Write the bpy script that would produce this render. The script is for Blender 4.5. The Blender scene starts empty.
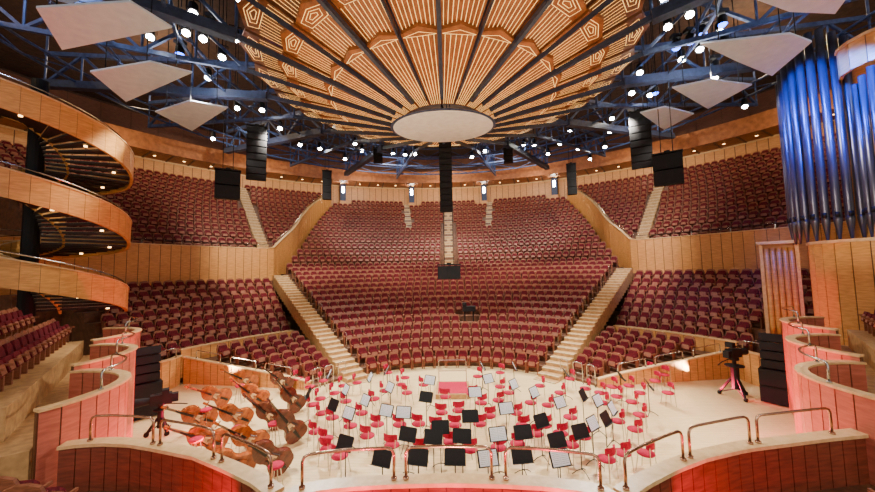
import bpy, math, random
from mathutils import Vector, Matrix
random.seed(7)
rad=math.radians
S=bpy.context.scene
COL=S.collection
# ---------------------------------------------------------------- camera
F=340.0
CAM=Vector((0,0,5.5))
RM=Matrix.Rotation(rad(1.93),3,'Z')@Matrix.Rotation(rad(94),3,'X')@Matrix.Rotation(rad(-1.2),3,'Z')
cd=bpy.data.cameras.new('camera'); cam=bpy.data.objects.new('camera',cd); COL.objects.link(cam)
cd.sensor_width=36; cd.lens=36*F/875; cd.clip_start=.05; cd.clip_end=300
cam.matrix_world=Matrix.Translation(CAM)@RM.to_4x4()
S.camera=cam
def W(px,py,z=None,y=None):
    d=RM@Vector(((px-437.5)/F,(246-py)/F,-1))
    t=(z-CAM.z)/d.z if z is not None else y/d.y
    return CAM+d*t
# ---------------------------------------------------------------- materials
def lin(c):
    return tuple(((x/255)/12.92 if x/255<=.04045 else ((x/255+.055)/1.055)**2.4) for x in c)+(1,)
def mat(name,c1,c2=None,scale=6,stretch=(1,1,1),rough=.5,metal=0,em=None,es=0,coat=0,spec=.5):
    m=bpy.data.materials.new(name); m.use_nodes=True
    nt=m.node_tree; b=nt.nodes['Principled BSDF']
    b.inputs['Roughness'].default_value=rough; b.inputs['Metallic'].default_value=metal
    b.inputs['Coat Weight'].default_value=coat; b.inputs['Specular IOR Level'].default_value=spec
    if c2 is None: c2=tuple(int(x*.85) for x in c1)
    tc=nt.nodes.new('ShaderNodeTexCoord'); mp=nt.nodes.new('ShaderNodeMapping'); mp.inputs['Scale'].default_value=stretch
    no=nt.nodes.new('ShaderNodeTexNoise'); no.inputs['Scale'].default_value=scale; no.inputs['Detail'].default_value=4
    rp=nt.nodes.new('ShaderNodeValToRGB'); rp.color_ramp.elements[0].position=.35; rp.color_ramp.elements[1].position=.65
    rp.color_ramp.elements[0].color=lin(c2); rp.color_ramp.elements[1].color=lin(c1)
    nt.links.new(tc.outputs['Object'],mp.inputs[0]); nt.links.new(mp.outputs[0],no.inputs[0])
    nt.links.new(no.outputs[0],rp.inputs[0]); nt.links.new(rp.outputs[0],b.inputs['Base Color'])
    if em:
        b.inputs['Emission Color'].default_value=lin(em); b.inputs['Emission Strength'].default_value=es
        try: m.cycles.emission_sampling='NONE'
        except Exception: pass
    return m
def plank_mat(name,c1,c2,w=.14):
    m=mat(name,c1,c2,3,(1,12,1),.28)
    nt=m.node_tree; b=nt.nodes['Principled BSDF']
    br=nt.nodes.new('ShaderNodeTexBrick'); tc=nt.nodes.new('ShaderNodeTexCoord')
    br.inputs['Scale'].default_value=1; br.inputs['Brick Width'].default_value=2.2; br.inputs['Row Height'].default_value=w
    br.inputs['Mortar Size'].default_value=.006
    rp=[n for n in nt.nodes if n.type=='VALTORGB'][0]
    mx=nt.nodes.new('ShaderNodeMix'); mx.data_type='RGBA'; mx.blend_type='MULTIPLY'; mx.inputs[0].default_value=.5
    br.inputs['Color1'].default_value=(1,1,1,1); br.inputs['Color2'].default_value=(.85,.83,.8,1); br.inputs['Mortar'].default_value=(.4,.34,.28,1)
    nt.links.new(tc.outputs['Object'],br.inputs[0]); nt.links.new(rp.outputs[0],mx.inputs[6]); nt.links.new(br.outputs[0],mx.inputs[7])
    nt.links.new(mx.outputs[2],b.inputs['Base Color'])
    return m
m_floor=plank_mat('stage_planks',(242,214,162),(226,194,138))
m_tier=mat('tier_wood_floor',(118,76,50),(86,54,36),5,(1,1,1),.5)
m_step=mat('step_wood',(194,152,96),(162,122,74),6,rough=.5)
m_nose=mat('step_nosing',(234,214,170),rough=.4)
m_wood=mat('honey_wood_panel',(224,160,90),(200,136,70),3,(1,1,8),.42)
m_wood2=mat('light_wood_parapet',(230,168,90),(206,144,70),3,(1,1,6),.4)
m_groove=mat('wood_groove',(105,62,32))
m_cap=mat('pale_wood_cap',(228,190,136),(210,170,114),8,rough=.35)
m_dwood=mat('red_brown_wood',(138,68,48),(108,52,36),3,(1,1,8),.32)
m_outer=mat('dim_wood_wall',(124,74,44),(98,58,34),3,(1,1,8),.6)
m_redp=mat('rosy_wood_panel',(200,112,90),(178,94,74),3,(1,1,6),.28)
m_dark=mat('dark_ceiling',(78,54,40),(58,40,30),3,rough=.8)
m_black=mat('black_matte',(18,18,20),(12,12,14),20,rough=.6,spec=.3)
m_black2=mat('black_grille',(24,24,27),(12,12,14),120,rough=.7,spec=.3)
m_steel=mat('blue_black_steel',(66,84,122),(46,60,92),5,rough=.45,metal=.2)
m_steeld=mat('dark_rib_steel',(52,62,88),(38,46,68),5,rough=.5)
m_chrome=mat('brushed_metal',(205,200,192),(180,176,170),20,rough=.22,metal=1)
m_brass=mat('rosy_bronze_rail',(206,164,136),(180,138,112),20,rough=.24,metal=1)
m_seat=mat('burgundy_upholstery',(108,24,34),(78,15,24),25,rough=.85,spec=.2)
m_seatw=mat('seat_shell_wood',(154,94,66),(122,72,48),10,(1,1,4),.45,spec=.35)
m_crim=mat('crimson_upholstery',(190,10,62),(162,6,50),25,rough=.75,spec=.2)
m_tread=mat('dark_tread',(58,38,30),(40,27,22),6,rough=.6)
m_goldp=mat('ceiling_gold_wood',(176,106,52),(144,84,38),3,(1,1,1),.5)
m_brownp=mat('ceiling_brown_wood',(134,84,50),(106,64,36),3,(1,1,1),.5)
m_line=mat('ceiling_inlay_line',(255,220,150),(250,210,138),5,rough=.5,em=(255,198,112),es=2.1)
m_grey=mat('grey_reflector',(218,230,248),(204,218,240),3,rough=.5)
m_white=mat('white_disc',(240,243,244),(226,229,230),3,rough=.5)
m_paper=mat('sheet_paper',(242,244,248),(222,228,234),60,rough=.7)
m_lamp=mat('lamp_lens',(255,255,255),em=(255,250,240),es=80)
m_wlamp=mat('warm_lamp_lens',(255,210,140),em=(255,190,110),es=12)
m_blamp=mat('blue_lamp_lens',(90,130,255),em=(50,100,255),es=14)
m_pipe=mat('tin_organ_pipe',(100,98,106),(86,84,92),2,(1,1,.3),.36,.8)
m_varn=mat('bass_varnish',(190,98,36),(138,62,22),4,(1,1,3),.22,coat=.5)
m_varn2=mat('dark_bass_varnish',(116,46,28),(80,28,16),4,(1,1,3),.22,coat=.5)
m_ebony=mat('ebony',(28,22,20),rough=.3)
m_pillar=mat('blue_lit_pillar',(40,56,90),(30,44,76),4,rough=.5)  # blue light on the pillars is put into this base colour
# ---------------------------------------------------------------- mesh builder
class MB:
    def __init__(s): s.v=[];s.f=[];s.m=[]
    def add(s,vs,fs,mi=0,X=None):
        o=len(s.v)
        s.v+= [tuple(X@Vector(p)) for p in vs] if X else [tuple(p) for p in vs]
        for f in fs: s.f.append(tuple(o+i for i in f)); s.m.append(mi)
    def hexa(s,b,t,mi=0):
        s.add(list(b)+list(t),[(3,2,1,0),(4,5,6,7),(0,1,5,4),(1,2,6,5),(2,3,7,6),(3,0,4,7)],mi)
    def box(s,c,d,mi=0,X=None):
        x,y,z=d[0]/2,d[1]/2,d[2]/2
        vs=[(c[0]+a*x,c[1]+b*y,c[2]+e*z) for e in(-1,1) for a,b in((-1,-1),(1,-1),(1,1),(-1,1))]
        s.add(vs,[(3,2,1,0),(4,5,6,7),(0,1,5,4),(1,2,6,5),(2,3,7,6),(3,0,4,7)],mi,X)
    def prism(s,poly,y0,y1,mi=0,X=None):
        n=len(poly)
        vs=[(x,y0,z) for x,z in poly]+[(x,y1,z) for x,z in poly]
        s.add(vs,[tuple(range(n)),tuple(range(2*n-1,n-1,-1))]+[(i,i+n,(i+1)%n+n,(i+1)%n) for i in range(n)],mi,X)
    def cyl(s,a,b,r0,r1=None,n=8,mi=0):
        a=Vector(a);b=Vector(b); r1=r0 if r1 is None else r1
        d=(b-a).normalized(); u=d.orthogonal().normalized(); w=d.cross(u)
        vs=[a+(u*math.cos(k*2*math.pi/n)+w*math.sin(k*2*math.pi/n))*r0 for k in range(n)]
        vs+=[b+(u*math.cos(k*2*math.pi/n)+w*math.sin(k*2*math.pi/n))*r1 for k in range(n)]
        s.add(vs,[(k,(k+1)%n,(k+1)%n+n,k+n) for k in range(n)]+[tuple(range(n-1,-1,-1)),tuple(range(n,2*n))],mi)
    def tube(s,pts,r,n=6,mi=0):
        pts=[Vector(p) for p in pts]; o=len(s.v)
        for i,p in enumerate(pts):
            d=(pts[min(i+1,len(pts)-1)]-pts[max(i-1,0)]).normalized()
            if abs(d.z)<.9: up=Vector((0,0,1))
            else:
                h=(pts[-1]-pts[0]); h.z=0
                up=-h.normalized()*(1 if d.z>0 else -1) if h.length>1e-4 else Vector((1,0,0))
            u=d.cross(up).normalized(); w=u.cross(d)
            s.v+=[tuple(p+(u*math.cos(k*2*math.pi/n)+w*math.sin(k*2*math.pi/n))*r) for k in range(n)]
        for i in range(len(pts)-1):
            for k in range(n):
                s.f.append((o+i*n+k,o+i*n+(k+1)%n,o+(i+1)*n+(k+1)%n,o+(i+1)*n+k)); s.m.append(mi)
        s.f.append(tuple(o+k for k in range(n-1,-1,-1))); s.m.append(mi)
        e=o+(len(pts)-1)*n; s.f.append(tuple(e+k for k in range(n))); s.m.append(mi)
    def lathe(s,prof,c=(0,0,0),n=16,mi=0):
        o=len(s.v)
        for r,z in prof:
            s.v+=[(c[0]+r*math.cos(k*2*math.pi/n),c[1]+r*math.sin(k*2*math.pi/n),c[2]+z) for k in range(n)]
        for i in range(len(prof)-1):
            for k in range(n):
                s.f.append((o+i*n+k,o+i*n+(k+1)%n,o+(i+1)*n+(k+1)%n,o+(i+1)*n+k)); s.m.append(mi)
        s.f.append(tuple(o+k for k in range(n-1,-1,-1))); s.m.append(mi)
        e=o+(len(prof)-1)*n; s.f.append(tuple(e+k for k in range(n))); s.m.append(mi)
    def mesh(s,name,mats,smooth=False):
        me=bpy.data.meshes.new(name); me.from_pydata(s.v,[],s.f)
        for m in mats: me.materials.append(m)
        me.polygons.foreach_set('material_index',s.m)
        if smooth: me.polygons.foreach_set('use_smooth',[True]*len(s.f))
        me.update(); return me
    def obj(s,name,mats,smooth=False,parent=None):
        o=bpy.data.objects.new(name,s.mesh(name,mats,smooth)); COL.objects.link(o)
        if parent: o.parent=parent
        return o
def tag(o,label,cat,group=None,kind=None):
    o['label']=label; o['category']=cat
    if group:o['group']=group
    if kind:o['kind']=kind
    return o
def struct(o,label,cat='structure'):
    o['kind']='structure'; o['label']=label; o['category']=cat; return o
def empty(name,loc=(0,0,0),rz=0):
    e=bpy.data.objects.new(name,None); COL.objects.link(e); e.empty_display_size=.2
    e.location=loc; e.rotation_euler=(0,0,rz); return e
def clone(p):
    n=p.copy(); COL.objects.link(n)
    for c in list(p.children):
        k=c.copy(); k.parent=n; COL.objects.link(k)
        for g in list(c.children):
            q=g.copy(); q.parent=k; COL.objects.link(q)
    return n
def place(proto,first,loc,rot):
    o=proto if first else clone(proto)
    o.location=loc; o.rotation_euler=rot
    return o
# ---------------------------------------------------------------- hall layout
OY=12.0
def P(r,deg,z=0): a=rad(deg); return (r*math.sin(a),OY+r*math.cos(a),z)
def sector(mb,r0,r1,d0,d1,z0,z1,mi=0):
    n=max(1,int(abs(d1-d0)/2.5))
    for i in range(n):
        a=d0+(d1-d0)*i/n; b=d0+(d1-d0)*(i+1)/n
        q=[(r0,a),(r0,b),(r1,b),(r1,a)]
        mb.hexa([P(r,t,z0) for r,t in q],[P(r,t,z1) for r,t in q],mi)
def resample(pts,step):
    pts=[tuple(p) for p in pts]
    L=[0]
    for a,b in zip(pts,pts[1:]): L.append(L[-1]+math.hypot(b[0]-a[0],b[1]-a[1]))
    n=max(1,round(L[-1]/step)); out=[]; j=0
    for i in range(n+1):
        t=L[-1]*i/n
        while j<len(L)-2 and L[j+1]<t: j+=1
        f=(t-L[j])/max(1e-9,L[j+1]-L[j]); f=min(1,max(0,f))
        out.append(tuple(pts[j][k]+(pts[j+1][k]-pts[j][k])*f for k in range(len(pts[0]))))
    return out
def ribbon(mb,pts,thick,panel=.6,groove=.035,cap=.06,capw=.05,mp=0,mg=1,mc=2):
    """pts (x,y,z0,z1): vertical wall following a curve, with joints between boards and a cap"""
    q=resample(pts,panel); n=len(q); N=[]
    for i in range(n):
        a=q[max(i-1,0)];b=q[min(i+1,n-1)]; d=Vector((b[0]-a[0],b[1]-a[1],0)).normalized(); N.append(Vector((-d.y,d.x,0)))
    def seg(pa,na,pb,nb,h,za0,za1,zb0,zb1,mi):
        b=[(pa[0]+na.x*h,pa[1]+na.y*h,za0),(pa[0]-na.x*h,pa[1]-na.y*h,za0),(pb[0]-nb.x*h,pb[1]-nb.y*h,zb0),(pb[0]+nb.x*h,pb[1]+nb.y*h,zb0)]
        t=[(b[0][0],b[0][1],za1),(b[1][0],b[1][1],za1),(b[2][0],b[2][1],zb1),(b[3][0],b[3][1],zb1)]
        mb.hexa(b,t,mi)
    for i in range(n-1):
        a,b=q[i],q[i+1]; f=groove/panel
        c=tuple(a[k]+(b[k]-a[k])*(1-f) for k in range(4)); nc=(N[i]*f+N[i+1]*(1-f)).normalized()
        seg(a,N[i],c,nc,thick/2,a[2],a[3]-cap,c[2],c[3]-cap,mp)
        seg(c,nc,b,N[i+1],thick/2-.015,c[2],c[3]-cap,b[2],b[3]-cap,mg)
        seg(a,N[i],b,N[i+1],thick/2+capw,a[3]-cap,a[3],b[3]-cap,b[3],mc)
# floor
mb=MB(); mb.box((0,20,-.1),(86,62,.2)); struct(mb.obj('floor',[m_floor]),'pale wooden stage floor of narrow planks','floor')
seats=[]
def seatrow(r,d0,d1,z,gaps=()):
    L=rad(d1-d0)*r; n=int(L/.6)
    if n<1: return
    for i in range(n):
        d=d0+(d1-d0)*(i+.5)/n
        if any(abs(rad(d-g))*r<w for g,w in gaps): continue
        x,y,_=P(r,d); seats.append((x,y,z,-rad(d)))
AIS=41.5
HW=.58
mb=MB()
for i in range(15):
    r=7+.95*i; w=math.degrees(HW/r)
    if i>0: sector(mb,r,r+.95,-AIS+w,AIS-w,.36*i-1,.36*i)
    seatrow(r+.55,-AIS+w+.6,AIS-w-.6,.36*i)
sector(mb,21.25,22.2,-40,40,3.7,5.04)
for sg in(-1,1):
    a,b=sorted((sg*40,sg*45)); sector(mb,21.25,22.2,a,b,3.7,4.9)
struct(mb.obj('floor_tier',[m_tier]),'stepped wooden floor under the lower central seats','floor')
def zs(i): return 1.05+.52*i
for sg in(-1,1):
    mb=MB(); DM=75
    for i in range(7):
        r=15.0+.9*i; w=math.degrees(HW/r)
        a,b=sorted((sg*(AIS+w),sg*DM)); sector(mb,r,r+.9,a,b,max(0,zs(i)-1.6),zs(i))
        seatrow(r+.5,a+.4,b-.5,zs(i))
    a,b=sorted((sg*(AIS+2.2),sg*80)); sector(mb,21.3,22.3,a,b,3.2,4.7)
    for i in range(0,7):
        r=7.9+.95*i; w=math.degrees(HW/r); dm=58+1.6*i
        a,b=sorted((sg*(AIS+w),sg*dm)); sector(mb,r,r+.95,a,b,0,.12+.15*i)
        if i<6: seatrow(r+.5,a+.5,b-.8,.12+.15*i)
    struct(mb.obj('floor_tier',[m_tier]),'stepped wooden floor under a side seating block','floor')
    mb=MB()
    for i in range(31):
        r=6.7+.475*i; z=.175*i+.04; w=math.degrees((HW-.03)/r)
        if r>21.2: break
        sector(mb,r,r+.475,sg*AIS-w,sg*AIS+w,max(-.05,z-.9),z,0)
        sector(mb,r-.01,r+.045,sg*AIS-w,sg*AIS+w,z-.03,z+.006,1)
    struct(mb.obj('staircase',[m_step,m_nose]),'pale wooden aisle stairs with light nosings between seat blocks','stairs')
    pts=[]
    for i in range(9):
        t=i/8; r=7.8+6.8*t; d=58.2+10.8*t+1.2*math.sin(math.pi*t); x,y,_=P(r,sg*d); pts.append((x,y,0,.42+.95*t))
    mb=MB(); ribbon(mb,pts,.1,panel=.4)
    tag(mb.obj('parapet',[m_wood,m_groove,m_cap]),'low honey wood parapet closing the end of a small seat block','parapet',kind='structure')
    # curved low wall between the small block and the block above it
    pts=[(*P(14.72,sg*d)[:2],.3,1.75) for d in(45,50,55,60,65,69.5)]
    mb=MB(); ribbon(mb,pts,.1,panel=.5)
    tag(mb.obj('parapet',[m_wood,m_groove,m_cap]),'low curved honey wood wall between two side seat blocks','parapet',kind='structure')
def ex(r): return max(0,3.4*(1-(r-22.2)/3.0))
def phib(r): return 39.5-(r-22.2)*(39.5-26)/(34-22.2)
def zc(i): return 5.4+.71*i
def zu(i): return 6.3+.70*i
PIL=(-23.5,-8.3,8.3,23.5)
mb=MB(); RU=22.2
for i in range(13):
    r=RU+.92*i; b=phib(r+.9)+.5*ex(r)
    sector(mb,r,r+.92,-b,b,zc(i)-1.6,zc(i))
    g=[(0,.62)]
    if i>=7: g+=[(-9.5,.5),(9.5,.5)]
    if i==12: g+=[(p,1.0) for p in PIL]
    seatrow(r+.55,-b+1.0,b-1.0,zc(i),g)
struct(mb.obj('floor_tier',[m_tier]),'steep stepped floor under the upper central seats','floor')
def aisle(deg,i0,i1,zf,dz,hw):
    mb=MB()
    for i in range(i0,i1):
        for h in(0,1):
            r=RU+.92*i+.46*h; w=math.degrees(hw/r); z=zf(i)+.03+dz/2*h
            sector(mb,r,r+.46,deg-w,deg+w,zf(i)-.3,z,0); sector(mb,r-.01,r+.05,deg-w,deg+w,z-.03,z+.006,1)
    struct(mb.obj('staircase',[m_step,m_nose]),'narrow pale wooden aisle steps through the upper seats','stairs')
aisle(0,0,13,zc,.71,.48); aisle(-9.5,7,13,zc,.71,.38); aisle(9.5,7,13,zc,.71,.38)
for sg in(-1,1):
    mb=MB(); DM=74
    for i in range(13):
        r=RU+.3+.92*i; a0=phib(r)+.9+1.15*ex(r)
        a,b=sorted((sg*a0,sg*DM)); sector(mb,r,r+.92,a,b,zu(i)-2.5,zu(i))
        seatrow(r+.55,a+.7,b-.5,zu(i),((sg*43,.62),))
    struct(mb.obj('floor_tier',[m_tier]),'steep stepped floor under an upper side seating block','floor')
    aisle(sg*43,1,13,zu,.70,.46)
    pts=[]
    for d in [82,76,70,64,58,52,48,45]: x,y,_=P(22.35,sg*d); pts.append((x,y,4.6,7.65))
    for r in [22.5,22.9,23.4,24.0,24.8,25.8,27,29,31,33,34.1]:
        t=(r-22.5)/11.6
        x,y,_=P(r,sg*(phib(r)+.25+.95*ex(r)))
        pts.append((x,y,4.3+8.6*t,7.65+8.0*t+.55*math.sin(math.pi*t)))
    mb=MB(); ribbon(mb,pts,.16,panel=.6)
    tag(mb.obj('parapet',[m_wood,m_groove,m_cap]),'tall curved honey wood parapet sweeping up beside the central seats','parapet',kind='structure')
    mb=MB(); mb.tube([(p[0],p[1],p[3]+.28) for p in resample(pts,1.0)],.03)
    for p in resample(pts,2.2): mb.cyl((p[0],p[1],p[3]-.02),(p[0],p[1],p[3]+.28),.02,n=5)
    tag(mb.obj('handrail',[m_chrome]),'slim metal handrail along the curved wood parapet','railing')
    pts=[]
    for k in range(41):
        t=k/40; d=78-(78-69.5)*t
        x,y,_=P(14.75-.4*abs(math.sin(math.pi*t))**.8,sg*d); pts.append((x,y,0,1.45))
    mb=MB(); ribbon(mb,pts,.14,panel=.4)
    tag(mb.obj('parapet',[m_wood,m_groove,m_cap]),'low bowed honey wood parapet in front of a side seating block','parapet',kind='structure')
mb=MB(); pts=[(*P(35.3,d)[:2],13.0,17.0) for d in range(-84,85,4)]
ribbon(mb,pts,.2,panel=.8,groove=.06,cap=.15)
struct(mb.obj('wall_back',[m_wood,m_groove,m_cap]),'curved honey wood rear wall behind the top row','wall')
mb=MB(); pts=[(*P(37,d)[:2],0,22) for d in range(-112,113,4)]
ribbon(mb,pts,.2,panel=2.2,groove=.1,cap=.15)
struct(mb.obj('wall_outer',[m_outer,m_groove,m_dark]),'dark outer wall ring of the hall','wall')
mb=MB()
for d in range(-84,84,4): sector(mb,32.6,36.8,d,d+4,17.0,17.2,0)
for d in range(-84,84,3): sector(mb,32.5,36.5,d,d+.25,16.94,17.01,1)
for d in range(-84,84,4): sector(mb,32.4,32.6,d,d+4,17.0,18.5,0)
struct(mb.obj('ceiling_ring',[m_goldp,m_groove]),'wood soffit ring above the top rows','ceiling')
mb=MB(); mb.box((0,24,22.1),(86,58,.2)); struct(mb.obj('ceiling',[m_dark]),'dark brown roof above the trusses','ceiling')
lm=MB(); lm.lathe([(.0,0),(.13,0),(.13,.1),(.0,.1)],n=8,mi=0); lm.lathe([(0,-.02),(.11,-.02),(.11,0),(0,0)],n=8,mi=1)
lme=lm.mesh('downlight',[m_black,m_wlamp])
for k,d in enumerate(range(-80,81,4)):
    o=bpy.data.objects.new('downlight',lme); COL.objects.link(o); o.location=P(33.6,d,16.92)
    tag(o,'small warm round downlight in the wood soffit','lamp','soffit downlights')
for d in PIL:
    e=empty('pillar',P(34.6,d,14.0),-rad(d))
    mb=MB(); mb.box((0,0,1.8),(.7,.7,2.3)); mb.obj('shaft',[m_pillar],parent=e)
    mb=MB(); mb.box((0,0,.35),(.9,.9,.75)); mb.obj('plinth',[m_wood],parent=e)
    mb=MB(); mb.box((0,-.37,2.2),(.28,.04,.8)); mb.obj('wall_lamp',[m_lamp],parent=e)
    tag(e,'blue-lit square pillar on a wood plinth with a bright lamp','pillar','rear pillars')
# ---------------------------------------------------------------- audience seats
sh=MB(); cu=MB(); st=MB(); ar=MB()
X=Matrix.Rotation(rad(-12),4,'X')
sh.prism([(-.265,.28),(.265,.28),(.28,.8),(.22,1.0),(.08,1.05),(-.08,1.05),(-.22,1.0),(-.28,.8)],.13,.18,0,X)
cu.prism([(-.21,.42),(.21,.42),(.225,.78),(.16,.92),(-.16,.92),(-.225,.78)],.05,.13,0,X)
X2=Matrix.Translation((0,-.02,.36))@Matrix.Rotation(rad(-16),4,'X')
st.prism([(-.22,0),(.22,0),(.23,.3),(.17,.36),(-.17,.36),(-.23,.3)],-.10,-.02,0,X2)
st.prism([(-.17,.03),(.17,.03),(.17,.2),(.12,.25),(-.12,.25),(-.17,.2)],-.12,-.10,1,X2)
for s in(-1,1):
    ar.box((s*.275,0,.58),(.045,.36,.05)); ar.box((s*.275,.05,.28),(.035,.2,.56))
allm=MB()
for p,ms_ in((sh,{0:1}),(cu,{0:0}),(st,{0:0,1:1}),(ar,{0:1})):
    o=len(allm.v); allm.v+=p.v; allm.f+=[tuple(o+i for i in f) for f in p.f]; allm.m+=[ms_[k] for k in p.m]
seat_me=allm.mesh('auditorium_seat',[m_seat,m_seatw])
def inview(x,y,z):
    v=RM.transposed()@(Vector((x,y,z+.6))-CAM)
    if v.z>-.1: return False
    return abs(v.x/-v.z)<1.34 and abs(v.y/-v.z)<.8
CABP=(15.8,16.9); SC=(-18.3,14.2); RIG=(1.3,12+7+.95*5+.3)
OBST=[(CABP,1.5),(SC,.9),(RIG,.85)]
seats=[s for s in seats if inview(*s[:3]) and all(math.hypot(s[0]-c[0],s[1]-c[1])>r for c,r in OBST) and not(s[2]>3.0 and math.hypot(s[0]-SC[0],s[1]-SC[1])<3.7)]
seats.sort(key=lambda s:(s[0]**2+s[1]**2+(s[2]-5.5)**2))
NI=235
for x,y,z,rz in seats[:NI]:
    o=bpy.data.objects.new('auditorium_seat',seat_me); COL.objects.link(o); o.location=(x,y,z); o.rotation_euler=(0,0,rz)
    tag(o,'burgundy folding seat with brown wood shell in a curved row','seat','auditorium seats')
big=MB(); base=allm.v
for x,y,z,rz in seats[NI:]:
    c,s_=math.cos(rz),math.sin(rz); o=len(big.v)
    big.v+=[(x+a*c-b*s_,y+a*s_+b*c,z+h) for a,b,h in base]
    big.f+=[tuple(o+i for i in f) for f in allm.f]; big.m+=allm.m
tag(big.obj('auditorium_seats',[m_seat,m_seatw]),'curved rows of burgundy folding seats with wood shells','seats','auditorium seats','stuff')
# ---------------------------------------------------------------- near side blocks
seatE=empty('theatre_seat')
sh.obj('shell',[m_seatw],parent=seatE); cu.obj('backrest',[m_seat],parent=seatE); st.obj('seat_cushion',[m_seat,m_seatw],parent=seatE)
for s in(-1,1):
    a=MB(); a.box((s*.275,0,.58),(.045,.36,.05)); a.box((s*.275,.05,.28),(.035,.2,.56)); a.obj('armrest',[m_seatw],parent=seatE)
tag(seatE,'burgundy folding seat with wood shell and armrests on a side balcony','seat','side balcony seats')
first=True
def guard(pts,h,name='guard_rail',m=None,lab='bent metal guard rail standing on the parapet cap',r=.023,mid=False):
    pts=[Vector(p) for p in pts]; up=Vector((0,0,h)); k=.09
    d0=(pts[1]-pts[0]).normalized(); d1=(pts[-1]-pts[-2]).normalized()
    path=[pts[0],pts[0]+up-Vector((0,0,k)),pts[0]+up-Vector((0,0,k*.3))+d0*k*.3,pts[0]+up+d0*k]
    path+=[p+up for p in pts[1:-1]]
    path+=[pts[-1]+up-d1*k,pts[-1]+up-Vector((0,0,k*.3))-d1*k*.3,pts[-1]+up-Vector((0,0,k)),pts[-1]]
    mb=MB(); mb.tube(path,r,8)
    if mid: mb.tube([p+up*.5 for p in pts],r*.7,6)
    for p in(pts[0],pts[-1]): mb.cyl(p,p+Vector((0,0,.03)),r*2,n=10)
    return tag(mb.obj(name,[m or m_brass],True),lab,'railing','guard rails')
for sg in(-1,1):
    A=Vector((sg*14.3,14.3,0)); B=Vector((sg*7.55,6.6,0)); u=(B-A).normalized(); n=Vector((-sg*abs(u.y),abs(u.x),0))
    L=(B-A).length; w=-n
    for c in range(3):
        pts=[]
        for k in range(25):
            t=(c+k/24)/3; p=A.lerp(B,t)+n*(1.15*math.sin(math.pi*k/24)**.7-.4)
            pts.append((p.x,p.y,0,3.35-.16*c))
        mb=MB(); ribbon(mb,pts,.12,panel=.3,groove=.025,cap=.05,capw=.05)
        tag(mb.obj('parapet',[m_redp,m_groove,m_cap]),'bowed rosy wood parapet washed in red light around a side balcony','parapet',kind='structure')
        q=[Vector((pts[i][0],pts[i][1],pts[i][3])) for i in range(5,20,2)]
        guard(q,.42,m=m_chrome,lab='bent chrome guard rail on the scalloped side parapet')
    mb=MB()
    q=[A+w*.45,B+w*.45,B+w*9,A+w*9]
    mb.hexa([(p.x,p.y,0) for p in q],[(p.x,p.y,2.3) for p in q])
    for k in range(5):
        o0=.95+.95*k; zz=2.95+.5*k; e1=.9
        q=[A+w*o0+u*.3,A+w*o0+u*(L-e1),A+w*(o0+.95)+u*(L-e1),A+w*(o0+.95)+u*.3]
        mb.hexa([(p.x,p.y,2.2) for p in q],[(p.x,p.y,zz) for p in q])
        for i in range(17):
            if .7+.61*i>L-1.2: break
            p=A+w*(o0+.45)+u*(.7+.61*i)
            if not inview(p.x,p.y,zz): continue
            o=place(seatE,first,(p.x,p.y,zz),(0,0,math.atan2(n.y,n.x)+math.pi/2)); first=False
    struct(mb.obj('floor_balcony',[m_step]),'pale wood stepped floor of a side balcony','floor')
# foreground balcony parapets
ZB=2.3
def wl(l): return [W(a,b,z=ZB) for a,b in l]
BL=wl([(62,444),(85,441),(110,440),(135,441),(160,445),(200,453),(230,465),(258,478),(276,491)])
BC=wl([(279,500),(286,494),(300,489),(325,484),(360,481),(400,479),(450,478),(500,479),(540,481),(575,485),(600,489),(612,494),(620,500)])
BR=wl([(622,492),(640,480),(670,465),(700,454),(740,445),(780,440),(820,435),(862,431)])
for l in(BL,BC,BR):
    mb=MB(); ribbon(mb,[(p.x,p.y,0,ZB) for p in l],.16,panel=.28,groove=.02,cap=.06,capw=.05)
    tag(mb.obj('parapet',[m_dwood,m_groove,m_cap]),'bowed reddish wood parapet with a pale cap at the stage rear','parapet',kind='structure')
poly=[(p.x,p.y-.02) for p in BL+BC+BR]+[(8.6,5.6),(8.6,0.5),(-8.6,.5),(-8.6,5.6)]
mb=MB(); n=len(poly); mb.add([(x,y,1.4) for x,y in poly],[tuple(range(n))[::-1]])
struct(mb.obj('floor_choir_balcony',[m_tier]),'wood floor of the choir balcony behind the stage','floor')
def along(l,a,b,n=6):
    out=[]; pr=[]
    for p in l:
        v=RM.transposed()@(p-CAM); pr.append(437.5+F*v.x/-v.z)
    for i in range(n+1):
        x=a+(b-a)*i/n
        for j in range(len(l)-1):
            if pr[j]<=x<=pr[j+1] or (j==len(l)-2):
                f=(x-pr[j])/(pr[j+1]-pr[j]); out.append(l[j].lerp(l[j+1],f)); break
    return out
for l,a,b in((BL,90,153),(BL,160,214),(BL,222,271),(BC,302,394),(BC,406,492),(BC,506,601),(BR,626,683),(BR,690,750),(BR,758,832)):
    guard(along(l,a,b),.47)
# choir seats (backs towards us) on a raised step
for sx,sy in((-6.75,5.3),(-6.13,5.13),(-5.51,4.96),(-4.89,4.79),(4.97,4.78),(5.59,4.95),(6.21,5.12),(6.83,5.29)):
    o=clone(seatE); o.location=(sx,sy,1.62); o.rotation_euler=(0,0,math.pi+(.22 if sx<0 else -.22))
    o['label']='burgundy seat with wood shell facing the stage, on the choir balcony'; o['group']='choir balcony seats'
for sg in(-1,1):
    mb=MB()
    q=[(sg*7.3,5.75),(sg*7.3,4.2),(sg*3.9,3.6),(sg*3.9,4.85)]
    if sg>0: q=q[::-1]
    mb.hexa([(x,y,1.3) for x,y in q],[(x,y,1.62) for x,y in q])
    struct(mb.obj('floor_choir_step',[m_tier]),'raised wood step under the choir balcony seats','floor')
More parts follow.
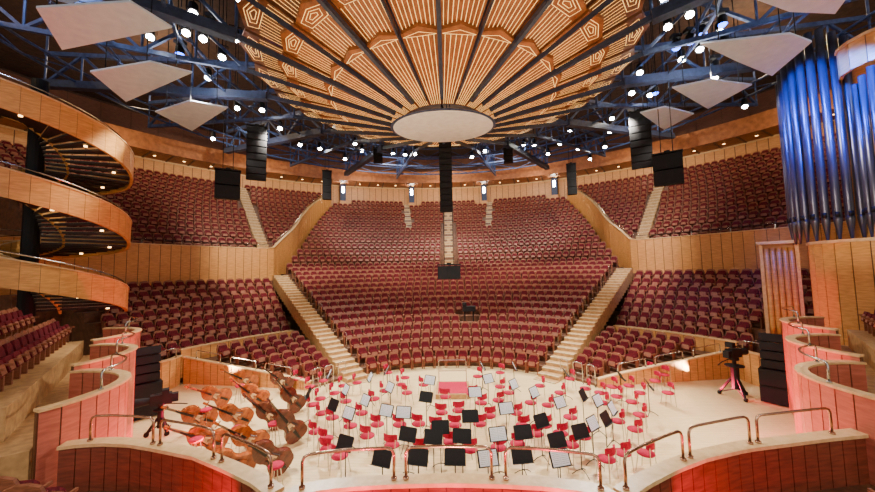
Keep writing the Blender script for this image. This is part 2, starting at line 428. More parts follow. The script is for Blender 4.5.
# ---------------------------------------------------------------- spiral staircase
SR=3.2; A0,A1=-180,772
e=empty('spiral_staircase',(SC[0],SC[1],0))
def zt(a):
    n,f=divmod(a+60,360); return 13.0-3.27*n-(1.8*f/120 if f<120 else 1.8+1.47*(f-120)/240)
mb=MB(); pts=[]
for a in range(A0,A1,6): pts.append((SR*math.cos(rad(a)),SR*math.sin(rad(a)),zt(a)-1.1,zt(a)))
ribbon(mb,pts,.12,panel=.5,groove=.012,cap=.05,capw=.03); mb.obj('parapet',[m_wood2,m_groove,m_cap],parent=e)
mb=MB(); pts=[]
for a in range(A0,A1,12): pts.append((1.0*math.cos(rad(a)),1.0*math.sin(rad(a)),zt(a)-1.0,zt(a)-.1))
ribbon(mb,pts,.08,panel=.4,groove=.02,cap=.04,capw=.02); mb.obj('inner_parapet',[m_wood2,m_groove,m_cap],parent=e)
mb=MB(); mb.tube([(SR*.97*math.cos(rad(a)),SR*.97*math.sin(rad(a)),zt(a)+.2) for a in range(A0,A1,8)],.025); mb.obj('handrail',[m_chrome],parent=e)
mb=MB(); mb.cyl((0,0,2.3),(0,0,14.4),.28,n=16); mb.obj('column',[m_black],parent=e)
tm=MB()
def secl(mb,r0,r1,a0,a1,z0,z1,mi=0):
    q=[(r0,a0),(r1,a0),(r1,a1),(r0,a1)]
    mb.hexa([(r*math.cos(rad(t)),r*math.sin(rad(t)),z0) for r,t in q],[(r*math.cos(rad(t)),r*math.sin(rad(t)),z1) for r,t in q],mi)
secl(tm,.3,SR-.08,0,10.4,-.09,0,0); secl(tm,.3,SR-.08,0.1,1.2,0,.01,1)
tme=tm.mesh('tread',[m_tread,m_nose])
NT=int((A1-A0)/10.6)
for k in range(NT):
    a=A0+10.6*k; o=bpy.data.objects.new('tread',tme); COL.objects.link(o); o.parent=e; o.location=(0,0,zt(a+6)-.85); o.rotation_euler=(0,0,rad(a))
sl=MB(); sl.lathe([(0,0),(.06,0),(.06,.07),(0,.07)],n=8); slm=sl.mesh('soffit_lamp',[m_wlamp])
for k in range(0,NT,4):
    a=rad(A0+10.6*k+5); o=bpy.data.objects.new('soffit_lamp',slm); COL.objects.link(o); o.parent=e
    o.location=(SR*.8*math.cos(a),SR*.8*math.sin(a),zt(A0+10.6*k+6)-1.0)
tag(e,'tall spiral staircase wrapped in a honey wood ribbon parapet','staircase')
# ---------------------------------------------------------------- organ
OX,OO=17.6,13.9
e=empty('pipe_organ',(OX,OO,0))
mb=MB(); pts=[(2.35*math.cos(rad(a)),2.35*math.sin(rad(a)),0,6.35) for a in range(60,301,10)]
ribbon(mb,pts,.15,panel=.5,cap=.12); mb.lathe([(0,6.2),(2.3,6.2),(2.3,6.3),(0,6.3)],n=32,mi=2); mb.obj('organ_case',[m_wood2,m_groove,m_cap],parent=e)
mb=MB(); pts=[(-.5+1.25*math.cos(rad(a)),-.75+1.25*math.sin(rad(a)),12.95,14.1) for a in range(80,291,10)]
ribbon(mb,pts,.12,panel=.5,cap=.1)
mb.cyl((.2,.1,6.3),(.2,.1,14.0),1.15,n=14,mi=0)
mb.obj('crown_band',[m_wood2,m_groove,m_cap],parent=e)
def pipe_mesh(h,r):
    mb=MB(); mb.lathe([(r*.25,0),(r,.9),(r,1.0),(r*.9,1.01),(r,1.1),(r,h),(r*.85,h),(r*.85,h-.1)],n=18)
    mb.box((-r*.99,0,1.12),(.03,r*1.1,.2),1); return mb.mesh('pipe',[m_pipe,m_black],True)
def pipes(c,R,a0,a1,n,r,hs,zb):
    for i in range(n):
        a=rad(a0+(a1-a0)*i/(n-1)); x=c[0]+R*math.cos(a); y=c[1]+R*math.sin(a)
        o=bpy.data.objects.new('pipe',pipe_mesh(hs[i%len(hs)],r)); COL.objects.link(o); o.parent=e; o.location=(x-OX,y-OO,zb)
        o.rotation_euler=(0,0,a+math.pi)
pipes((16.95,15.35),1.35,140,252,9,.135,[7.7,8.0,8.3,8.6,8.9,9.1,9.1,8.8,8.5],6.3)
pipes((17.1,13.05),1.1,160,262,8,.105,[6.1,6.3,6.5,6.6,6.6,6.5,6.3,6.1],6.3)
tag(e,'tall organ with blue-lit tin pipes on a curved wood case','organ')
e=empty('organ_cabinet',(CABP[0],CABP[1],0)); e.rotation_euler=(0,0,rad(-40))
mb=MB(); mb.box((0,.05,3.2),(1.3,.7,6.4)); mb.box((0,-.1,6.45),(1.5,1.1,.14),1); mb.box((-.6,-.45,4),(.12,.12,4.7),1); mb.box((.6,-.45,4),(.12,.12,4.7),1); mb.box((0,-.45,1.8),(1.3,.12,.2),1)
mb.obj('cabinet_body',[m_wood,m_cap],parent=e)
for i in range(5):
    m2=MB(); m2.lathe([(.03,0),(.1,.4),(.1,4.1),(.07,4.1)],(-.42+.21*i,-.45,2.1),12); m2.obj('pipe',[m_wood2],True,e)
tag(e,'narrow pale wood organ cabinet with slender front pipes','organ cabinet')
# ---------------------------------------------------------------- fan ceiling
c0=W(443,125,y=17); CX,CY,CZ=c0.x,c0.y,c0.z
NS=24
def cs(r,a,z): return (CX+r*math.cos(a),CY+r*math.sin(a),z)
def z1(r): return CZ+.12+(r-2.3)*.27
def z2(r): return z1(r)+.16
def z3(r): return z1(r)+.34
mb=MB()
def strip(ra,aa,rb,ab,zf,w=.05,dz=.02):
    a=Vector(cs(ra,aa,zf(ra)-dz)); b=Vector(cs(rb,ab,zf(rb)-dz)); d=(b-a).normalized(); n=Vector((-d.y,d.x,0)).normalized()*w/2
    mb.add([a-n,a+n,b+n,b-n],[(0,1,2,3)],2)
for j in range(NS):
    a0=2*math.pi*j/NS; a1=2*math.pi*(j+1)/NS; am=(a0+a1)/2; g=.01
    for ti,(ri,ro,tip,zf,mi) in enumerate(((2.1,5.6,.2,z1,0),(5.4,7.5,.24,z2,0),(7.2,8.9,.32,z3,1))):
        Lp=[(ri,a0+g),(ro,a0+g),(ro+tip,am),(ro,a1-g),(ri,a1-g)]
        bot=[cs(r,a,zf(r)) for r,a in Lp]; top=[(x,y,z+.14) for x,y,z in bot]; n=5
        mb.add(bot+top,[(0,1,2,3,4)[::-1],(5,6,7,8,9)]+[(i,(i+1)%n,(i+1)%n+n,i+n) for i in range(n)],mi)
        nl=(6,9,11)[ti]
        for k in range(1,nl+1):
            a=a0+(a1-a0)*k/(nl+1)
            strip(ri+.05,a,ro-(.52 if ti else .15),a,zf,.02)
        for s in ((.06,.3,.5) if ti else (.08,)):
            ha=(a1-a0)/2*(.8 if ti else 1)*(1-s*1.3-.04); rr0=ro-.5+s*.4; rr1=ro-.1-s*.24; t=tip*(1-s)
            if ti==0: rr0=ro-.14
            pl=[(rr0,am-ha*.8),(rr1,am-ha),(rr1+t*.7,am),(rr1,am+ha),(rr0,am+ha*.8)]
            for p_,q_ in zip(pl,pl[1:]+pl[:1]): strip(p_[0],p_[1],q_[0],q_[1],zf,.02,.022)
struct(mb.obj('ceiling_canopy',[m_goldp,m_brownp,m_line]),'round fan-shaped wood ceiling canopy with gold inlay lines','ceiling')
e=empty('acoustic_disc',(CX,CY,CZ-.15)); e.rotation_euler=(rad(6),0,0)
mb=MB(); mb.lathe([(0,-.06),(2.5,-.06),(2.58,0),(2.5,.08),(0,.08)],n=64); mb.obj('disc',[m_white],parent=e)
mb=MB(); mb.lathe([(2.6,-.03),(2.68,0),(2.6,.05)],n=64); mb.obj('rim',[m_steel],parent=e)
for a in range(0,360,90):
    m2=MB(); m2.cyl((1.5*math.cos(rad(a)),1.5*math.sin(rad(a)),.05),(1.5*math.cos(rad(a)),1.5*math.sin(rad(a)),.6),.03); m2.obj('hanger',[m_black],parent=e)
tag(e,'pale round acoustic disc hanging at the ceiling hub','acoustic disc')
def beam(mb,a,b,w,h,mi=0):
    a=Vector(a);b=Vector(b);d=(b-a).normalized();s=Vector((-d.y,d.x,0)); s=(s.normalized() if s.length>1e-4 else Vector((1,0,0)))*w/2; u=s.normalized().cross(d)*h/2
    mb.hexa([a-s-u,a+s-u,b+s-u,b-s-u],[a-s+u,a+s+u,b+s+u,b-s+u],mi)
RO=9.2; zo=z1(RO)-.12
for j in range(NS):
    a=2*math.pi*j/NS; mb=MB()
    big_=(j%2==0); bw=.4 if big_ else .14
    beam(mb,cs(2.6,a,z1(2.6)-.1),cs(RO,a,zo),.15 if big_ else .04,.2,1)
    rmax=21.5
    beam(mb,cs(RO,a,zo),cs(rmax,a,zo+1.2),bw,.4 if big_ else .2,1 if big_ else 0); beam(mb,cs(RO,a,zo+1.7),cs(rmax,a,zo+2.9),.2,.22)
    mb.cyl(cs(RO,a,zo),cs(RO,a,zo+1.7),.06,n=6)
    nseg=6
    for k in range(nseg):
        r0=RO+(rmax-RO)*k/nseg; r1=RO+(rmax-RO)*(k+1)/nseg; za=zo+1.2*k/nseg; zb=zo+1.2*(k+1)/nseg
        beam(mb,cs(r0,a,za),cs(r1,a,zb+1.7),.12,.12) if k%2==0 else beam(mb,cs(r0,a,za+1.7),cs(r1,a,zb),.12,.12)
        mb.cyl(cs(r1,a,zb),cs(r1,a,zb+1.7),.05,n=6)
    mb.cyl(cs(rmax,a,zo+2.9),cs(rmax,a,22.1),.06)
    tag(mb.obj('roof_truss',[m_steel,m_steeld]),'blue-grey steel lattice truss radiating from the ceiling hub','truss','roof trusses')
for rr,zz in((11.4,zo+.3),(15.2,zo+.7),(19.6,zo+1.15)):
    mb=MB()
    for k in range(48):
        a=2*math.pi*k/48;b=2*math.pi*(k+1)/48
        mb.cyl(cs(rr,a,zz),cs(rr,b,zz),.07,n=6); mb.cyl(cs(rr,a,zz+.7),cs(rr,b,zz+.7),.07,n=6)
        mb.cyl(cs(rr,a,zz+(0 if k%2 else .7)),cs(rr,b,zz+(.7 if k%2 else 0)),.035,n=5)
    tag(mb.obj('ring_truss',[m_steel]),'circular steel lighting truss below the roof','truss','ring trusses')
# stage lights
lp=empty('stage_light')
TX=Matrix.Translation((0,0,.1))@Matrix.Rotation(rad(-30),4,'X')
def lath(prof,mi=0,n=14,X=None):
    b_=MB(); b_.lathe(prof,n=n,mi=mi)
    if X: b_.v=[tuple(X@Vector(p)) for p in b_.v]
    return b_
lath([(.11,.34),(.16,.24),(.17,-.24),(.2,-.36)],X=TX).obj('housing',[m_black],parent=lp)
lath([(0,-.42),(.09,-.41),(.145,-.37),(.145,-.3),(0,-.3)],X=TX).obj('lens',[m_lamp],True,parent=lp)
mb=MB(); mb.box((-.22,0,.25),(.02,.05,.4)); mb.box((.22,0,.25),(.02,.05,.4)); mb.box((0,0,.46),(.46,.05,.02)); mb.obj('yoke',[m_black],parent=lp)
mb=MB(); mb.cyl((0,0,.4),(0,0,6.0),.02,n=6); mb.obj('hanging_rod',[m_black],parent=lp)
tag(lp,'black stage spotlight with a bright white lens hanging from the rigging','stage light','stage lights')
LP=[(193,17),(203,42),(208,80),(237,110),(235,42),(240,3),(280,130),(333,133),(362,152),(393,155),(405,156),(415,155),(485,152),(472,158),(510,153),(524,147),(534,146),(570,133),(578,150),(610,133),(612,120),(632,95),(650,97),(655,120),(682,62),(690,18),(665,2),(720,35),(725,46),(715,80),(300,146),(345,160),(213,140),(262,112),(700,100),(745,108),(150,40),(605,148),(548,155),(590,160),(186,36),(222,60),(668,30),(700,52),(640,75),(320,150),(355,145),(560,145)]
first=True
for px,py in LP:
    z=15.1+random.uniform(0,.5); p=W(px,py,z=z)
    if p.y>32: p=W(px,py,y=32)
    place(lp,first,(p.x,p.y,p.z+.24),(0,0,math.atan2(p.x,p.y)*-1)); first=False
for px,py in((212,24),(655,90),(690,38),(275,16),(715,64),(676,44),(722,20),(180,50),(702,30)):
    p=W(px,py,z=15.6); e=empty('moving_head_light',p)
    mb=MB(); mb.box((0,0,.35),(.4,.3,.15)); mb.obj('base',[m_black],parent=e)
    mb=MB(); mb.lathe([(.1,.2),(.18,.1),(.18,-.2)],n=12); mb.obj('head',[m_black],parent=e)
    mb=MB(); mb.lathe([(0,-.3),(.12,-.27),(.17,-.2)],n=12); mb.obj('lens',[m_blamp],parent=e)
    mb=MB(); mb.cyl((0,0,.4),(0,0,6),.02,n=6); mb.obj('hanging_rod',[m_black],parent=e)
    tag(e,'black moving-head spotlight glowing blue on the rigging','stage light','moving lights')
for quad,z in(([(36,8),(130,2),(172,28),(62,50)],13.5),([(90,72),(150,62),(192,73),(126,102)],13.5),([(155,112),(190,101),(228,108),(192,131)],13.5),
              ([(700,44),(790,34),(812,42),(772,76),(738,62)],13.5),([(672,88),(712,80),(752,85),(708,109)],13.5),([(740,-6),(850,-6),(835,14),(790,12)],13.5),([(640,113),(665,107),(694,114),(664,130)],13.5),([(20,-8),(110,-10),(70,4)],14.5)):
    p=[W(a,b,z=z) for a,b in quad]; c=sum(p,Vector())/len(p); n=len(p)
    mb=MB(); l=[q-c for q in p]
    mb.add([tuple(q) for q in l]+[(q.x,q.y,q.z+.07) for q in l],[tuple(range(n)),tuple(range(2*n-1,n-1,-1))]+[(i,i+n,(i+1)%n+n,(i+1)%n) for i in range(n)])
    e=empty('acoustic_reflector',c); mb.obj('panel',[m_grey],parent=e)
    for q in l[:3]:
        m2=MB(); m2.cyl(q*.7+Vector((0,0,.05)),q*.7+Vector((0,0,22.1-c.z)),.02,n=5); m2.obj('cable',[m_black],parent=e)
    tag(e,'pale grey angular acoustic reflector panel hung on thin cables','reflector panel','acoustic reflectors')
# ---------------------------------------------------------------- line arrays
def array(px,py0,py1,y,w,n,lab,curve=8):
    t=W(px,py0,y=y); b=W(px,py1,y=y); H=t.z-b.z; h=H/n
    e=empty('line_array_speaker',t); e.rotation_euler=(0,0,math.atan2(-t.x,t.y))
    mb=MB(); mb.box((0,0,.08),(w*1.05,.5,.06)); mb.box((0,0,.15),(w*.2,.3,.12)); mb.obj('flying_frame',[m_black],parent=e)
    yy=0;ang=0;z=0
    for i in range(n):
        X=Matrix.Translation((0,yy,z))@Matrix.Rotation(rad(ang),4,'X')
        mb=MB(); pl=[(-w/2,-h*.93),(w/2,-h*.93),(w/2,0),(-w/2,0)]; mb.prism(pl,-.22,.3,0); mb.prism([(-w*.47,-h*.85),(w*.47,-h*.85),(w*.47,-h*.1),(-w*.47,-h*.1)],-.24,-.22,1)
        mb.box((0,-.25,-h*.475),(w*.12,.03,h*.7),0)
        o=mb.obj('speaker_cabinet',[m_black,m_black2],parent=e); o.matrix_local=X
        yy+=math.sin(rad(ang))*h; z-=math.cos(rad(ang))*h; ang+=curve/n
    mb=MB(); mb.cyl((-.2*w,0,.1),(-.2*w,0,22-t.z),.02,n=6); mb.cyl((.2*w,0,.1),(.2*w,0,22-t.z),.02,n=6); mb.obj('cable',[m_black],parent=e)
    tag(e,lab,'loudspeaker','hanging loudspeakers')
array(257,128,180,20,1.1,8,'tall black line array loudspeaker hanging by cables',14)
array(228,172,200,18,1.2,2,'black boxy loudspeaker cluster hanging by cables',10)
array(639,113,168,20,1.1,8,'tall black line array loudspeaker hanging by cables',14)
array(667,155,186,17.2,1.25,2,'black boxy loudspeaker cluster hanging by cables',10)
array(445,143,212,20,.75,12,'narrow black line array hanging in the hall centre',6)
array(449,266,280,21.2,1.4,1,'black box unit hanging low on a thin cable',0)
for px in(378,508): array(px,150,163,26,.7,2,'small black loudspeaker hanging at the canopy edge',0)
array(327,172,200,30,.8,4,'narrow dark column loudspeaker hanging near the rear',0)
array(571,165,195,30,.8,4,'narrow dark column loudspeaker hanging near the rear',0)
# ---------------------------------------------------------------- ground speaker stacks and cameras
OBS=[]
for px,py,s in((141,417,1),(783,404,-1)):
    p=W(px,py,z=0); e=empty('loudspeaker_stack',p); e.rotation_euler=(0,0,math.atan2(-p.x,p.y)+rad(8*s)); OBS.append((p.x,p.y,.8))
    for k in range(2):
        mb=MB(); mb.box((0,0,.05+.31+k*.65),(1.15,.8,.62)); mb.box((0,-.41,.05+.31+k*.65),(1.05,.02,.52),1); mb.obj('subwoofer',[m_black,m_black2],parent=e)
    for k in range(4):
        mb=MB(); X=Matrix.Translation((0,0,1.52+k*.33))@Matrix.Rotation(rad(-4*k),4,'X')
        mb.prism([(-.5,-.15),(.5,-.15),(.5,.15),(-.5,.15)],-.3,.3,0,X); mb.prism([(-.46,-.11),(.46,-.11),(.46,.11),(-.46,.11)],-.32,-.3,1,X); mb.obj('speaker_cabinet',[m_black,m_black2],parent=e)
    tag(e,'black stack of subwoofers and angled loudspeakers on the stage floor','loudspeaker','floor loudspeakers')
def tvcam(px,py,rz,h=1.9):
    p=W(px,py,z=0); e=empty('television_camera',p,rz); k=h/1.9; OBS.append((p.x,p.y,.6))
    for a in(30,150,270):
        mb=MB(); q=Vector((math.cos(rad(a)),math.sin(rad(a)),0)); mb.cyl(q*.5*k+Vector((0,0,.1)),q*.08+Vector((0,0,.75*k)),.045,n=8); mb.cyl(q*.45*k+Vector((0,0,.12)),(0,0,.35),.02,n=6)
        mb.cyl(q*.5*k+Vector((-.04,0,.08)),q*.5*k+Vector((.04,0,.08)),.08,n=10); mb.obj('leg',[m_black],parent=e)
    mb=MB(); mb.cyl((0,0,.3*k),(0,0,1.2*k),.13*k,n=12); mb.cyl((0,0,1.2*k),(0,0,1.42*k),.07,n=12);mb.lathe([(.16*k,1.12*k),(.3*k,1.13*k),(.3*k,1.17*k),(.16*k,1.18*k)],n=20); mb.cyl((0,0,1.36*k),(0,0,1.44*k),.17,n=12); mb.obj('pedestal',[m_black],parent=e)
    mb=MB(); mb.box((0,0,1.62*k),(.28,.6,.34)); mb.box((0,.38,1.6*k),(.22,.2,.28)); mb.box((0,-.05,1.84*k),(.05,.3,.05)); mb.obj('camera_body',[m_black],parent=e)
    mb=MB(); mb.cyl((0,-.3,1.62*k),(0,-.7,1.62*k),.11,.15,12); mb.obj('lens',[m_black2],parent=e)
    mb=MB(); mb.box((.03,.12,1.92*k),(.28,.2,.2)); mb.obj('viewfinder',[m_black],parent=e)
    mb=MB(); mb.tube([(.08,.1,1.4*k),(.15,.5,1.3*k),(.15,.75,1.2*k)],.02); mb.obj('pan_handle',[m_black],parent=e)
    tag(e,'black television camera on a wheeled pedestal on the stage','camera','television cameras')
tvcam(737,397,rad(110),2.1); tvcam(160,434,rad(-50),1.4)
zr=.36*5
tvb=empty('camera_rig',(RIG[0],RIG[1]+.1,zr))
mb=MB(); mb.box((0,-.1,.95),(.9,.4,.35)); mb.box((-.3,-.1,1.25),(.25,.4,.25)); mb.cyl((-.3,-.25,1.25),(-.3,-.5,1.25),.08,n=10); mb.obj('camera_body',[m_black],parent=tvb)
mb=MB(); mb.cyl((-.3,0,0),(-.3,0,.8),.04); mb.cyl((.3,0,0),(.3,0,.8),.04); mb.obj('stand',[m_black],parent=tvb)
tag(tvb,'black camera rig set up among the front seat rows','camera')
# ---------------------------------------------------------------- podium
pp=W(453,392,z=0)
e=empty('conductor_podium',(pp.x,pp.y,0)); OBS.append((pp.x,pp.y,1.15))
mb=MB(); mb.box((0,0,.1),(1.5,1.7,.2)); mb.obj('platform',[m_step],parent=e)
mb=MB(); mb.box((0,0,.205),(1.3,1.5,.015)); mb.obj('carpet',[m_crim],parent=e)
mb=MB(); mb.tube([(-.65,.8,.2),(-.65,.8,1.15),(-.6,.82,1.2),(.6,.82,1.2),(.65,.8,1.15),(.65,.8,.2)],.022,8); mb.tube([(-.65,.8,.7),(.65,.8,.7)],.015); mb.obj('safety_rail',[m_chrome],parent=e)
tag(e,'conductor podium with crimson carpet and a metal back rail','podium')
PC=Vector((pp.x,pp.y,0))
# ---------------------------------------------------------------- orchestra chairs
ch=empty('orchestra_chair')
mb=MB(); mb.lathe([(0,.44),(.19,.44),(.225,.465),(.215,.495),(0,.51)],n=16); mb.obj('seat',[m_crim],True,ch)
mb=MB()
N=8; vs=[]
for i in range(N+1):
    a=rad(-58+116*i/N)
    for dy,z in((0,.66),(0,.84),(.035,.85),(.035,.65)):
        R=.22+dy; zz=z+(-.03 if i in(0,N) else 0)*(1 if z>.75 else -1)
        vs.append((R*math.sin(a),R*math.cos(a)-.04,zz))
fs=[]
for i in range(N):
    for k in range(4): fs.append((i*4+k,i*4+(k+1)%4,(i+1)*4+(k+1)%4,(i+1)*4+k))
fs+=[(3,2,1,0),(N*4,N*4+1,N*4+2,N*4+3)]
mb.add(vs,fs); mb.obj('backrest',[m_crim],parent=ch)
for sx in(-1,1):
    mb=MB(); mb.tube([(sx*.2,.18,0),(sx*.16,.16,.44),(sx*.18,.17,.72)],.013); mb.obj('leg',[m_chrome],parent=ch)
    mb=MB(); mb.tube([(sx*.2,-.2,0),(sx*.15,-.14,.45)],.013); mb.obj('leg',[m_chrome],parent=ch)
tag(ch,'crimson upholstered orchestra chair with slim metal legs on the stage','chair','orchestra chairs')
CH=[(298,378),(310,386),(323,380),(334,392),(343,385),(357,382),(320,398),(312,405),(320,412),(322,428),(328,447),(326,438),(374,398),(362,413),(346,402),(366,434),(398,384),(407,392),(405,377),(388,372),(384,390),(376,423),(350,424),(340,455),(392,444),(333,420),
(424,384),(438,396),(472,393),(481,402),(418,423),(432,425),(455,424),(480,423),(446,445),(420,448),(470,446),(442,412),(404,424),(455,410),
(500,386),(509,392),(489,415),(516,412),(530,402),(545,404),(560,392),(570,378),(586,388),(600,392),(612,386),(548,424),(538,436),(574,416),(590,440),(603,402),(620,396),(632,400),(634,428),(640,414),(625,452),(655,380),(664,374),(668,392),(641,452),(611,420),(605,455),(516,443),(500,448),(556,452),(573,445),(497,398),(540,385),(629,385),(648,370),(500,372),(522,425),(560,432),(476,376),(640,392)]
ST=[(345,443,0),(382,458,0),(408,434,0),(418,457,0),(434,436,0),(455,457,0),(462,436,0),(488,458,1),(498,432,1),(523,432,0),(522,455,0),(557,440,0),(560,458,1),(580,430,0),(592,421,1),(402,412,1),(388,410,1),(437,380,1),(475,392,1),(428,397,0),(470,418,0),(507,408,1),(514,384,1),(558,402,1),(603,400,1),(565,372,1),(352,412,1),(362,401,1),(346,388,1),(390,387,1),(371,377,1),(330,374,1),(620,376,0),(645,384,0),(390,370,1),(477,366,1),(514,366,1),(534,392,1),(580,396,0),(332,404,0),(311,392,0),(492,380,1),(600,418,0),(444,424,0),(540,418,0),(612,408,1)]
items=[[*W(a,b,z=.5)[:2],.31] for a,b in CH]+[[*W(a,b,z=1.12)[:2],.29] for a,b,_ in ST]
for it in range(60):
    for i in range(len(items)):
        for j in range(i):
            A_,B_=items[i],items[j]; dx=A_[0]-B_[0]; dy=A_[1]-B_[1]; d=math.hypot(dx,dy) or 1e-3; m=A_[2]+B_[2]
            if d<m:
                k=(m-d)/2/d; A_[0]+=dx*k;A_[1]+=dy*k;B_[0]-=dx*k;B_[1]-=dy*k
        for ox,oy,r in OBS:
            A_=items[i]; dx=A_[0]-ox;dy=A_[1]-oy; d=math.hypot(dx,dy) or 1e-3
            if d<r+.2: k=(r+.2-d)/d; A_[0]+=dx*k;A_[1]+=dy*k
first=True
for x,y,_ in items[:len(CH)]:
    a=math.atan2(PC.y-y,PC.x-x)+math.pi/2+random.uniform(-.2,.2)
    place(ch,first,(x,y,0),(0,0,a)); first=False
ms=empty('music_stand')
X=Matrix.Translation((0,0,1.12))@Matrix.Rotation(rad(26),4,'X')
mb=MB(); mb.prism([(-.25,-.17),(.25,-.17),(.25,.15),(.22,.18),(-.22,.18),(-.25,.15)],-.006,.006,0,X); mb.box((0,.035,-.17),(.5,.07,.012),0,X); mb.obj('desk',[m_black],parent=ms)
mb=MB(); mb.cyl((0,-.01,.12),(0,-.02,1.08),.013); mb.obj('pole',[m_black],parent=ms)
mb=MB()
for a in(90,210,330): mb.tube([(0,0,.16),(.14*math.cos(rad(a)),.14*math.sin(rad(a)),.1),(.26*math.cos(rad(a)),.26*math.sin(rad(a)),.01)],.011)
mb.obj('tripod_base',[m_black],parent=ms)
tag(ms,'black metal music stand with tripod base among the orchestra chairs','music stand','music stands')
sm=MB(); sm.box((-.108,.012,0),(.21,.006,.31),0,X); sm.box((.108,.012,0),(.21,.006,.31),0,X)
for k in range(7):
    for s in(-1,1): sm.box((s*.108,.0155,-.11+.037*k),(.17,.001,.004),1,X)
sme=sm.mesh('sheet_music',[m_paper,m_black])
first=True
for (x,y,_),(_,_,sh_) in zip(items[len(CH):],ST):
    a=math.atan2(PC.y-y,PC.x-x)+math.pi/2+random.uniform(-.15,.15)
    place(ms,first,(x,y,0),(0,0,a)); first=False
    if sh_:
        o=bpy.data.objects.new('sheet_music',sme); COL.objects.link(o); o.location=(x,y,0); o.rotation_euler=(0,0,a)
        tag(o,'open white sheet music lying on a music stand desk','sheet music','sheet music')
# ---------------------------------------------------------------- double basses
prof=[(.0,.12),(.04,.25),(.1,.31),(.2,.345),(.32,.33),(.42,.27),(.48,.215),(.56,.20),(.64,.215),(.70,.25),(.8,.265),(.9,.25),(1.0,.19),(1.08,.1),(1.12,.06)]
def bass(vm):
    e=empty('double_bass')
    poly=[(w,.12+z) for z,w in prof]+[(-w,.12+z) for z,w in reversed(prof)]
    edge=[(x*1.04,.12+(z-.12-.56)*1.02+.56) for x,z in poly]
    mb=MB(); mb.prism(poly,-.09,.1,0); mb.prism(edge,-.115,-.09,0); mb.prism(edge,.1,.12,0)
    mb.prism([(x*.6,.12+(z-.12-.56)*.75+.56) for x,z in poly],-.14,-.115,0)
    mb.obj('body',[vm],parent=e)
    mb=MB(); mb.hexa([(-.03,-.13,1.2),(.03,-.13,1.2),(.03,-.04,1.2),(-.03,-.04,1.2)],[(-.02,-.11,1.75),(.02,-.11,1.75),(.02,-.06,1.75),(-.02,-.06,1.75)]); mb.obj('neck',[vm],parent=e)
    mb=MB(); mb.cyl((-.03,-.07,1.84),(.03,-.07,1.84),.06,n=14); mb.box((0,-.08,1.78),(.05,.05,.1)); mb.obj('scroll',[vm],parent=e)
    mb=MB()
    for s in(-1,1): mb.box((s*.06,-.07,1.76),(.08,.015,.03))
    mb.obj('tuning_peg',[m_brass],parent=e)
    mb=MB(); mb.hexa([(-.04,-.2,.86),(.04,-.2,.86),(.04,-.17,.86),(-.04,-.17,.86)],[(-.022,-.14,1.74),(.022,-.14,1.74),(.022,-.11,1.74),(-.022,-.11,1.74)]); mb.obj('fingerboard',[m_ebony],parent=e)
    mb=MB(); mb.prism([(-.03,.2),(.03,.2),(.05,.5),(-.05,.5)],-.2,-.18); mb.obj('tailpiece',[m_ebony],parent=e)
    mb=MB(); mb.prism([(-.1,.6),(-.06,.6),(-.04,.66),(.04,.66),(.06,.6),(.1,.6),(.06,.76),(-.06,.76)],-.19,-.12); mb.obj('bridge',[m_cap],parent=e)
    mb=MB()
    for k in range(4): x=(-.03+.02*k); mb.cyl((x,-.2,.5),(x*.5,-.145,1.74),.003,n=4)
    mb.obj('strings',[m_chrome],parent=e)
    for s in(-1,1):
        mb=MB(); mb.tube([(s*.13,-.145,.78),(s*.10,-.145,.74),(s*.13,-.145,.66),(s*.16,-.145,.58),(s*.13,-.145,.54)],.012,5); mb.obj('sound_hole',[m_ebony],parent=e)
    mb=MB(); mb.cyl((0,0,0),(0,0,.13),.012); mb.obj('endpin',[m_chrome],parent=e)
    return e
b1=bass(m_varn); b2=bass(m_varn2)
tag(b1,'orange-brown varnished double bass leaning over on the stage','double bass','double basses')
tag(b2,'dark red-brown double bass leaning over on the stage','double bass','double basses')
BS=[(258,388,0,56,.2),(292,390,1,46,.3),(232,404,0,60,.1),(268,406,0,50,-.25),(302,410,1,36,.4),(218,426,0,60,.1),(252,425,0,54,.3),(286,428,1,48,-.2),(230,450,0,62,-.1),(267,450,0,50,.3),(302,440,1,34,.2),(256,476,0,58,.1),(290,470,1,46,.2)]
f1=f2=True
for px,py,k,tl,yw in BS:
    p=W(px,py,z=0)
    if k==0: o=place(b1,f1,(p.x,p.y,.02),(0,0,0)); f1=False
    else: o=place(b2,f2,(p.x,p.y,.02),(0,0,0)); f2=False
    rz=math.atan2(-p.x,p.y)+yw
    R=Matrix.Rotation(rz,4,'Z')@Matrix.Rotation(rad(-tl),4,'Y')
    o.rotation_euler=R.to_euler(); t=rad(tl); o.location=(p.x,p.y,max(0,.36*math.sin(t)-.32*math.cos(t))+.02)
for px,py in((196,440),(274,424),(276,466),(206,410),(240,386),(238,428)):
    p=W(px,py,z=.7); e=empty('stool',(p.x,p.y,0))
    mb=MB(); mb.lathe([(0,.68),(.17,.68),(.19,.72),(.16,.75),(0,.76)],n=16); mb.obj('seat',[m_crim],True,e)
    for a in(45,135,225,315):
        m2=MB(); m2.cyl((.2*math.cos(rad(a)),.2*math.sin(rad(a)),0),(.1*math.cos(rad(a)),.1*math.sin(rad(a)),.68),.013,n=6); m2.obj('leg',[m_chrome],parent=e)
    tag(e,'tall crimson round stool with metal legs beside the basses','stool','bass stools')
